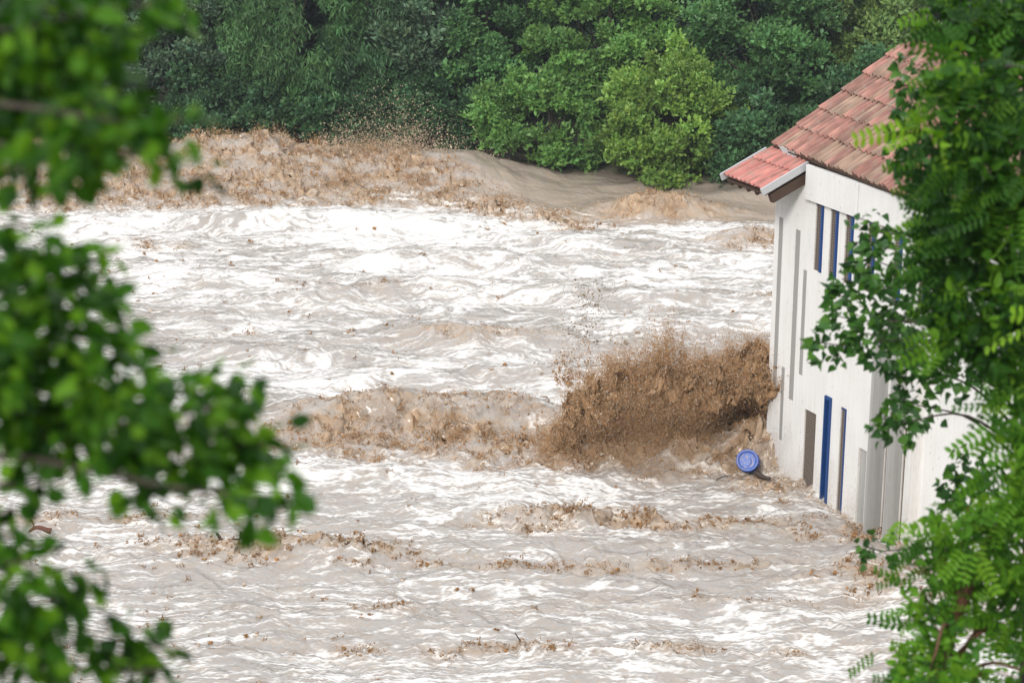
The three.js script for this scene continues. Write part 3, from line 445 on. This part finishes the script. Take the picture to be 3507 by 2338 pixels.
const chains = [0, 1, 2, 3].map(() => { // a ligament breaking into beads
  const gs = [], d = V(gauss(rb), 1, gauss(rb)).normalize(); let p = V(0, -1.2, 0);
  for (let i = 0; i < 7; i++) { const g = new THREE.IcosahedronGeometry((0.34 - 0.03 * i) * (0.5 + 0.8 * rb()), 1); g.scale(0.9, 1.5, 0.9).applyQuaternion(new THREE.Quaternion().setFromUnitVectors(UP, d)).translate(p.x, p.y, p.z); g.deleteAttribute('uv'); gs.push(g); d.add(V(gauss(rb) * 0.6, gauss(rb) * 0.3, gauss(rb) * 0.6)).normalize(); p = p.clone().addScaledVector(d, 0.42 * (0.7 + 0.8 * rb())); }
  return mergeGeometries(gs);
});
const webs = [0, 1, 2].map(() => { // a torn sheet: a thin arc with side threads
  const gs = []; for (let k = 0; k < 3; k++) { const a0 = rb() * 6.28, pts = []; for (let i = 0; i < 5; i++) { const a = a0 + i * 0.45, q = 1 + 0.25 * gauss(rb); pts.push(V(Math.cos(a) * q, Math.sin(a) * q, 0.4 * gauss(rb))); } gs.push(tube(pts, 0.16 + 0.08 * rb(), 0.05, 5, 2)); }
  const g = mergeGeometries(gs); g.deleteAttribute('uv'); return g;
});
const fleckTone = r => { const b = 0.6 + 0.6 * r(); return r() < 0.8 ? col(0.31 * b, 0.165 * b, 0.065 * b) : col(0.55 * b, 0.44 * b, 0.33 * b); };
const ligaments = strands.map(g => g.clone().scale(2.2, 2.2, 2.2).translate(0, -1.2, 0));
function plumes(parent, seeds, seed, tone = mudTone) { // water torn off along short flights, coarse at the root and fine at the tip
  const r = rng(seed), kinds = [['clots', lumps], ['strands', ligaments], ['webs', webs], ['beads', chains], ['droplets', [drop]]], bins = kinds.map(([, gs]) => gs.map(() => [[], []]));
  for (const { p, d, L, w, n, size } of seeds) for (let i = 0; i < n; i++) {
    const f = Math.pow(r(), 0.85), at = p.clone().addScaledVector(d, L * f).add(V(gauss(r) * w * (0.35 + f), gauss(r) * w * 0.5 - 0.25 * L * f * f, gauss(r) * w * (0.35 + f)));
    const pick = r() + 0.55 * (f - 0.4), k = pick < 0.14 ? 0 : pick < 0.36 ? 1 : pick < 0.5 ? 2 : pick < 0.76 ? 3 : 4, s = size * (1 - 0.5 * f) * [0.1 + 0.5 * r() * r() * r(), 0.18 + 0.5 * r() * r(), 0.25 + 0.6 * r() * r(), 0.12 + 0.4 * r() * r(), 0.06 + 0.2 * r() * r()][k];
    const v = Math.floor(r() * bins[k].length), q = k === 1 || k === 3 ? new THREE.Quaternion().setFromUnitVectors(UP, d.clone().add(V(gauss(r), gauss(r), gauss(r))).normalize()) : randomTurn(r);
    bins[k][v][0].push(compose(at, q, V(s, s * (k === 1 ? 0.8 + 0.9 * r() : 1), s))); bins[k][v][1].push(tone(r));
  }
  kinds.forEach(([name, gs], k) => gs.forEach((g, v) => bins[k][v][0].length && instanced(name, g, muddy, ...bins[k][v], parent)));
}
// crest: from open water (t = 0) to the house wall (t = 1)
const crestH = [[0, 0.2], [0.07, 0.7], [0.15, 1.55], [0.25, 2.15], [0.42, 2.5], [0.6, 2.35], [0.8, 2.6], [1, 2.85]];
const profile = [[-2.9, -0.15], [-2.0, 0.22], [-1.2, 0.52], [-0.55, 0.82], [-0.1, 0.98], [0.28, 1.0], [0.62, 0.9], [0.7, 0.78], [0.5, 0.68], [0.05, 0.58], [-0.4, 0.46], [-0.62, 0.28], [-0.55, 0.1], [-0.4, -0.2]];
const profCurve = new THREE.CatmullRomCurve3(profile.map(([a, b]) => V(a, b, 0)));
function crestPoint(t, u, rough = 1) {
  const h = table(crestH, t) * (1 + 0.1 * n2(t * 9, 3)), q = profCurve.getPoint(u), right = smooth(0.55, 1, t);
  let a = q.x, b = q.y; if (u > 0.3 && u < 0.62) a += right * 0.45 * Math.sin((u - 0.3) / 0.32 * Math.PI);
  const x = lerp(0.9, 6.95, t) + 0.12 * n2(u * 6, t * 8), z = lerp(-50.9, -51.1, t) + 0.35 * n2(t * 4, 8), p = V(x, b * h, z + a * (0.75 + 0.1 * h));
  const lip = Math.exp(-(((u - 0.42) / 0.16) ** 2)), amp = rough * (0.14 + 0.24 * lip) * smooth(0, 0.2, t + 0.04);
  p.x += amp * n3(p.x * 1.7, p.y * 1.7, p.z * 1.7) + 0.5 * amp * n3(p.x * 5, p.y * 5, p.z * 5); p.y += amp * 1.1 * n3(p.x * 1.9 + 20, p.y * 1.6, p.z * 1.9) + 0.7 * amp * n3(p.x * 6, p.y * 4, p.z * 6 + 9) + 0.35 * amp * n3(p.x * 14, p.y * 12, p.z * 14); p.z += amp * n3(p.x * 1.8, p.y * 2 + 40, p.z * 1.8) + 0.5 * amp * n3(p.x * 7, p.y * 7 + 3, p.z * 7);
  return p;
}
{
  const splash = thing('house_splash', 'brown wave thrown up in spray against the corner of the house', 'splash'); splash.userData.kind = 'stuff';
  const nt = 260, nu = 170, pos = [], cl = [], idx = [];
  for (let i = 0; i <= nt; i++) for (let j = 0; j <= nu; j++) { const p = crestPoint(i / nt, j / nu); pos.push(p.x, p.y, p.z); const b = 0.9 + 0.3 * n3(p.x * 3, p.y * 3, p.z * 3) + 0.15 * n3(p.x * 11, p.y * 11, p.z * 11); cl.push(0.42 * b, 0.26 * b, 0.14 * b); }
  for (let i = 0; i < nt; i++) for (let j = 0; j < nu; j++) { const a = i * (nu + 1) + j, b = a + nu + 1; idx.push(a, b, a + 1, b, b + 1, a + 1); }
  const g = new THREE.BufferGeometry(); g.setAttribute('position', new THREE.Float32BufferAttribute(pos, 3)); g.setAttribute('color', new THREE.Float32BufferAttribute(cl, 3)); g.setIndex(idx); g.computeVertexNormals();
  mesh('wave_body', g, std(col(1, 1, 1), 0.35, { vertexColors: true, ior: 1.33 }), splash);
  const seeds = [], r = rng(300);
  for (let i = 0; i < 520; i++) { // torn lip and face
    const t = 0.03 + 0.97 * Math.pow(r(), 0.85), u = r() < 0.72 ? lerp(0.24, 0.55, r()) : lerp(0.55, 0.98, r()), p = crestPoint(t, u), lip = (u < 0.55 ? 1 : 0.35) * (0.35 + 0.65 * smooth(0, 0.25, t)), big = (0.5 + 1.3 * r() * r()) * (0.75 + 0.5 * Math.exp(-(((t - 0.48) / 0.14) ** 2)));
    seeds.push({ p, d: V(gauss(r) * 0.7 - 0.25, 0.75 + 0.5 * r(), gauss(r) * 0.6 + 0.15), L: (0.25 + 0.7 * r()) * lip * big, w: 0.14 + 0.14 * r(), n: Math.round((u < 0.5 ? 60 : 30) * big), size: 0.095 });
  }
  for (const [x, h, w, k] of [[4.15, 4.4, 0.10, 6], [3.8, 3.8, 0.25, 8], [4.5, 4.0, 0.12, 5], [4.1, 3.4, 0.35, 8], [3.2, 3.2, 0.25, 6], [2.5, 2.9, 0.25, 6], [2.0, 2.5, 0.3, 5], [5.9, 3.8, 0.25, 6], [6.5, 3.7, 0.2, 6], [5.2, 3.6, 0.25, 5], [1.7, 3.6, 0.2, 2], [1.5, 3.0, 0.25, 4]]) // jets
    for (let i = 0; i < k; i++) seeds.push({ p: V(x + gauss(r) * w * 2, 2.0, -51.2 + gauss(r) * 0.25), d: V(gauss(r) * 0.14, 1, gauss(r) * 0.14), L: (h - 2.0) * (0.8 + 0.6 * r()), w: w * 0.6, n: 90, size: 0.12 });
  plumes(splash, seeds, 310);
  const onCrest = (q, lo, hi) => crestPoint(Math.pow(q(), 0.9), lerp(lo, hi, q()));
  scatter(splash, 'droplets', [drop], 80000, q => { const p = onCrest(q, 0.2, 0.98), f = q(), s = 0.004 + 0.011 * q() * q() * q(); return compose(p.add(V(gauss(q) * 0.35, f < 0.35 ? Math.abs(gauss(q)) * 0.7 : gauss(q) * 0.3, gauss(q) * 0.35 + 0.4 * q())), randomTurn(q), V(s, s * (1 + q()), s)); }, mudTone, 303);
  scatter(splash, 'droplets', [drop], 45000, q => { const t = 0.05 + 0.95 * q(), p = crestPoint(t, lerp(0.25, 0.5, q())), s = 0.004 + 0.009 * q() * q(); return compose(p.add(V(gauss(q) * 0.3, -0.32 * Math.log(1 - 0.985 * q()) * (0.6 + 0.7 * Math.exp(-(((t - 0.48) / 0.18) ** 2))), gauss(q) * 0.3)), randomTurn(q), V(s, s * (1 + q()), s)); }, mudTone, 307);
  scatter(splash, 'droplets', [drop, ...chains], 700, q => { const y = 2.3 + 2.6 * q(), x = 1.85 + gauss(q) * 0.7 + 0.2 * (y - 3), s = 0.012 + 0.022 * q() * q(); return compose(V(x, y, -51.6 + gauss(q) * 0.5), randomTurn(q), V(s, s * (1 + q()), s)); }, q => { const b = 0.4 + 0.5 * q(); return col(0.34 * b, 0.25 * b, 0.16 * b); }, 305);
  scatter(splash, 'droplets', [drop], 34000, q => { const x = 3.6 + gauss(q) * 1.9, y = 0.1 + 2.4 * Math.pow(q(), 1.3) * Math.exp(-(((x - 3.7) / 2.6) ** 2)), s = 0.004 + 0.010 * q() * q() * q(); return compose(V(x, y, -49.9 + gauss(q) * 0.6), randomTurn(q), V(s, s, s)); }, mudTone, 306);
}
// churned water: clots, threads and drops where the flood breaks
function froth(name, label, [x0, x1, z0, z1], n, o) {
  const f = thing(name, label, 'splash'), r = rng(o.seed), seeds = []; f.userData.kind = 'stuff';
  for (let i = 0; i < n; i++) for (let k = 0; k < 40; k++) {
    const x = lerp(x0, x1, r()), z = lerp(z0, z1, r()), T = churn(x, z); if (T < o.least || r() > T) continue;
    const big = 0.5 + 1.2 * r() * r(); seeds.push({ p: V(x, waterHeight(x, z) - 0.02, z), d: V(gauss(r) * 0.9, 0.35 + 0.7 * r(), gauss(r) * 0.6), L: o.rise * big * T, w: o.wide * big, n: Math.round(o.each * big), size: o.size }); break;
  }
  plumes(f, seeds, o.seed + 1, o.tone); return f;
}
froth('river_froth', 'churning brown roller between the blurred leaves and the house splash', [-8, 2.4, -55.5, -49.4], 720, { least: 0.28, size: 0.1, rise: 0.42, wide: 0.26, each: 34, tone: r => (r() < 0.3 ? fleckTone(r) : mudTone(r)), seed: 501 });
froth('river_froth', 'muddy froth at the foot of the house splash', [0.5, 7.2, -51.5, -47.5], 480, { least: 0.28, size: 0.08, rise: 0.26, wide: 0.22, each: 28, seed: 511 });
froth('river_froth', 'flecks of brown chop on the near water', [-12.5, 11, -47.8, -37.5], 950, { least: 0.28, size: 0.15, rise: 0.2, wide: 0.16, each: 12, tone: fleckTone, seed: 521 });
froth('river_froth', 'brown breaking crest of the far wave', [-24, 2.5, -86.5, -77.5], 1100, { least: 0.4, size: 0.14, rise: 0.6, wide: 0.36, each: 40, tone: r => (r() < 0.3 ? fleckTone(r) : mudTone(r)), seed: 531 });
froth('river_froth', 'small brown breakers on the foam in mid river', [-16, 12, -76.5, -57], 260, { least: 0.36, size: 0.15, rise: 0.28, wide: 0.26, each: 16, tone: fleckTone, seed: 541 });
froth('river_froth', 'lumpy brown wave beside the house corner on the far foam', [2.5, 11, -80.8, -72], 190, { least: 0.4, size: 0.11, rise: 0.32, wide: 0.3, each: 28, seed: 551 });
{ // loose flecks strewn along the streaks everywhere
  const f = thing('river_froth', 'tiny brown crests strewn over the whole river', 'splash'), r = rng(570), seeds = []; f.userData.kind = 'stuff';
  for (let i = 0; i < 2600; i++) { const z = -37 - 42 * Math.pow(r(), 1.2), x = (r() - 0.5) * 0.62 * -z; if (n2(x * 0.35, z * 1.4) + 0.4 * m2(x, z * 3) < 0.25 || x > 5.5 - 0.49 * (z + 51) && z > -52) continue; seeds.push({ p: V(x, waterHeight(x, z), z), d: V(gauss(r), 0.5, gauss(r) * 0.4), L: 0.1, w: 0.09, n: 7, size: 0.15 * (0.6 + 0.9 * r()) }); }
  plumes(f, seeds, 571, fleckTone);
}
{
  const f = thing('far_spray', 'spray of drops flying up before the dark trees', 'splash'), r = rng(600), seeds = []; f.userData.kind = 'stuff';
  const light = q => { const b = 0.8 + 0.5 * q(); return col(0.52 * b, 0.40 * b, 0.28 * b); };
  for (let i = 0; i < 90; i++) { const x = -6.0 + gauss(r) * 2.8; seeds.push({ p: V(x, 1.2, -84 + gauss(r) * 0.8), d: V(gauss(r) * 0.5 + 0.15, 1, gauss(r) * 0.3), L: 0.6 + 2.6 * r() * r(), w: 0.38, n: 46, size: 0.13 }); }
  for (const [x, y, L, n] of [[-9.7, 2.0, 1.0, 90], [-10.3, 2.1, 0.6, 70], [-8, 1.6, 1.5, 130], [-7.6, 1.5, 1.3, 110], [-6.8, 1.4, 0.9, 120], [-11.4, 2.1, 0.5, 90], [-12.4, 2.1, 0.4, 80]]) seeds.push({ p: V(x, y - 0.3, -83.6), d: V(gauss(r) * 0.2, 1, 0.1), L, w: 0.22, n, size: 0.2 });
  plumes(f, seeds, 602, light);
  scatter(f, 'droplets', [drop], 5200, q => { const u = gauss(q), x = -5.2 + u * 3.6, y = 1.1 - 0.95 * Math.log(1 - 0.97 * q()) * Math.exp(-u * u * 0.8), s = 0.008 + 0.028 * q() * q() * q(); return compose(V(x, y, -84.6 + gauss(q)), randomTurn(q), V(s, s * (1 + q()), s)); }, light, 601);
}

// ---------------------------------------------------------------- floating things
{ // water boiling along the foot of the wall
  const f = thing('wall_froth', 'foam and muddy splashes along the foot of the house wall', 'splash'), r = rng(650), seeds = []; f.userData.kind = 'stuff';
  for (let i = 0; i < 150; i++) { const p = toWorld(-0.2 + 6.8 * r(), 0, 0.12 + 0.35 * r() * r()); p.y = waterHeight(p.x, p.z) - 0.03; seeds.push({ p, d: V(gauss(r) * 0.5 - 0.4, 0.6 + 0.4 * r(), gauss(r) * 0.5), L: 0.12 + 0.3 * r() * r(), w: 0.12, n: 14, size: 0.1 }); }
  plumes(f, seeds, 651, q => { const b = 0.8 + 0.4 * q(), k = q(); return k < 0.5 ? col(0.44 * b, 0.3 * b, 0.19 * b) : col(0.66 * b, 0.58 * b, 0.49 * b); });
}
{ // blue drum, its lid turned to the viewer
  const smear = dataTex(256, 256, (i, j, o) => { const m = smooth(0.15, 0.5, n2(i * 0.02, j * 0.045) + 0.4 * m2(i * 0.09, j * 0.15)) * 0.55, g = 1 + 0.15 * m2(i * 0.3, j * 0.3); o[0] = lerp(0.014, 0.30, m) * g; o[1] = lerp(0.09, 0.22, m) * g; o[2] = lerp(0.42, 0.16, m) * g; }, true), plastic = std(col(1, 1, 1), 0.42, { map: smear }), b = thing('plastic_barrel', 'blue plastic barrel bobbing at the corner of the house, lid towards the viewer', 'barrel', [6.25, 0.58, -49.2]);
  b.rotation.set(1.12, 0, 0.2);
  const pts = [[0.0, -0.88], [0.24, -0.88], [0.28, -0.84], [0.285, -0.6], [0.297, -0.58], [0.297, -0.54], [0.285, -0.52], [0.285, -0.28], [0.297, -0.26], [0.297, -0.22], [0.285, -0.2], [0.28, -0.05], [0.265, -0.02]].map(([x, y]) => new THREE.Vector2(x, y));
  mesh('barrel_body', new THREE.LatheGeometry(pts, 40), plastic, b);
  const lid = mesh('lid', new THREE.LatheGeometry([[0, 0.0], [0.2, 0.0], [0.225, 0.01], [0.235, 0.035], [0.285, 0.035], [0.3, 0.02], [0.3, -0.03], [0.283, -0.045]].map(([x, y]) => new THREE.Vector2(x, y)).reverse(), 40), plastic, b);
  mesh('lid_ridge', new THREE.TorusGeometry(0.13, 0.014, 6, 24, 2.2).rotateX(Math.PI / 2).rotateY(0.6).translate(-0.03, 0.006, 0.03), plastic, lid);
  for (const [x, z] of [[0.13, -0.11], [-0.14, 0.1]]) mesh('bung', new THREE.CylinderGeometry(0.038, 0.042, 0.02, 16).translate(x, 0.01, z), plastic, lid);
}
const driftwood = std(col(0.06, 0.04, 0.03), 0.7), charcoal = std(col(0.03, 0.035, 0.04), 0.5), redwood = std(col(0.12, 0.045, 0.025), 0.8), pale = std(col(0.45, 0.38, 0.30), 0.8);
function drift(name, label, cat, pts, r0, r1, mat, stubs = []) {
  const [x, y, z] = pts[0], t = thing(name, label, cat, [x, y, z]), loc = pts.map(p => [p[0] - x, p[1] - y, p[2] - z]);
  mesh('stem', tube(loc, r0, r1, 7, 4), mat, t); for (const [a, b, r] of stubs) mesh('branch_stub', tube([[a[0] - x, a[1] - y, a[2] - z], [(a[0] + b[0]) / 2 - x + 0.02, (a[1] + b[1]) / 2 - y, (a[2] + b[2]) / 2 - z], [b[0] - x, b[1] - y, b[2] - z]], r, r * 0.7, 6, 3), mat, t); return t;
}
drift('stick', 'thin dark straight stick standing out of the near foam', 'stick', [[0.07, 0.34, -39.3], [0.15, 0.2, -39.32], [0.25, 0.04, -39.35]], 0.013, 0.017, charcoal);
drift('driftwood_log', 'dark broken log with two upright stubs below the blurred leaves', 'log', [[-7.2, 0.16, -44.7], [-6.8, 0.2, -44.72], [-6.3, 0.17, -44.75]], 0.07, 0.05, driftwood, [[[-7.1, 0.16, -44.68], [-7.2, 0.42, -44.66], 0.05], [[-6.65, 0.18, -44.7], [-6.62, 0.44, -44.7], 0.055]]);
drift('driftwood_branch', 'reddish brown branch with an upright twig low at the left', 'branch', [[-12.0, 0.1, -45.5], [-11.8, 0.22, -45.5], [-11.45, 0.12, -45.5]], 0.03, 0.08, redwood, [[[-11.85, 0.18, -45.5], [-11.95, 0.45, -45.5], 0.02]]);
drift('driftwood_log', 'dark stump end rolling below the barrel at the house', 'log', [[6.5, 0.22, -49.2], [6.65, 0.16, -49.1], [6.85, 0.14, -49.0]], 0.08, 0.05, driftwood, [[[6.55, 0.18, -49.2], [6.5, 0.38, -49.2], 0.05]]);
drift('stick', 'pale stick lodged against the dark grille of the house', 'stick', [[7.66, 0.2, -48.62], [7.8, 0.3, -48.6], [7.98, 0.42, -48.62]], 0.018, 0.015, pale);
drift('stick', 'short black stick floating on the foam left of the breaking chop', 'stick', [[-0.5, 0.16, -46.9], [-0.42, 0.2, -46.9], [-0.32, 0.24, -46.88]], 0.022, 0.02, charcoal);
drift('stick', 'bent twig drifting beside the chop below the splash', 'stick', [[5.4, 0.14, -48.9], [5.55, 0.22, -48.9], [5.85, 0.27, -48.95]], 0.016, 0.01, driftwood);

renderer.render(scene, camera);
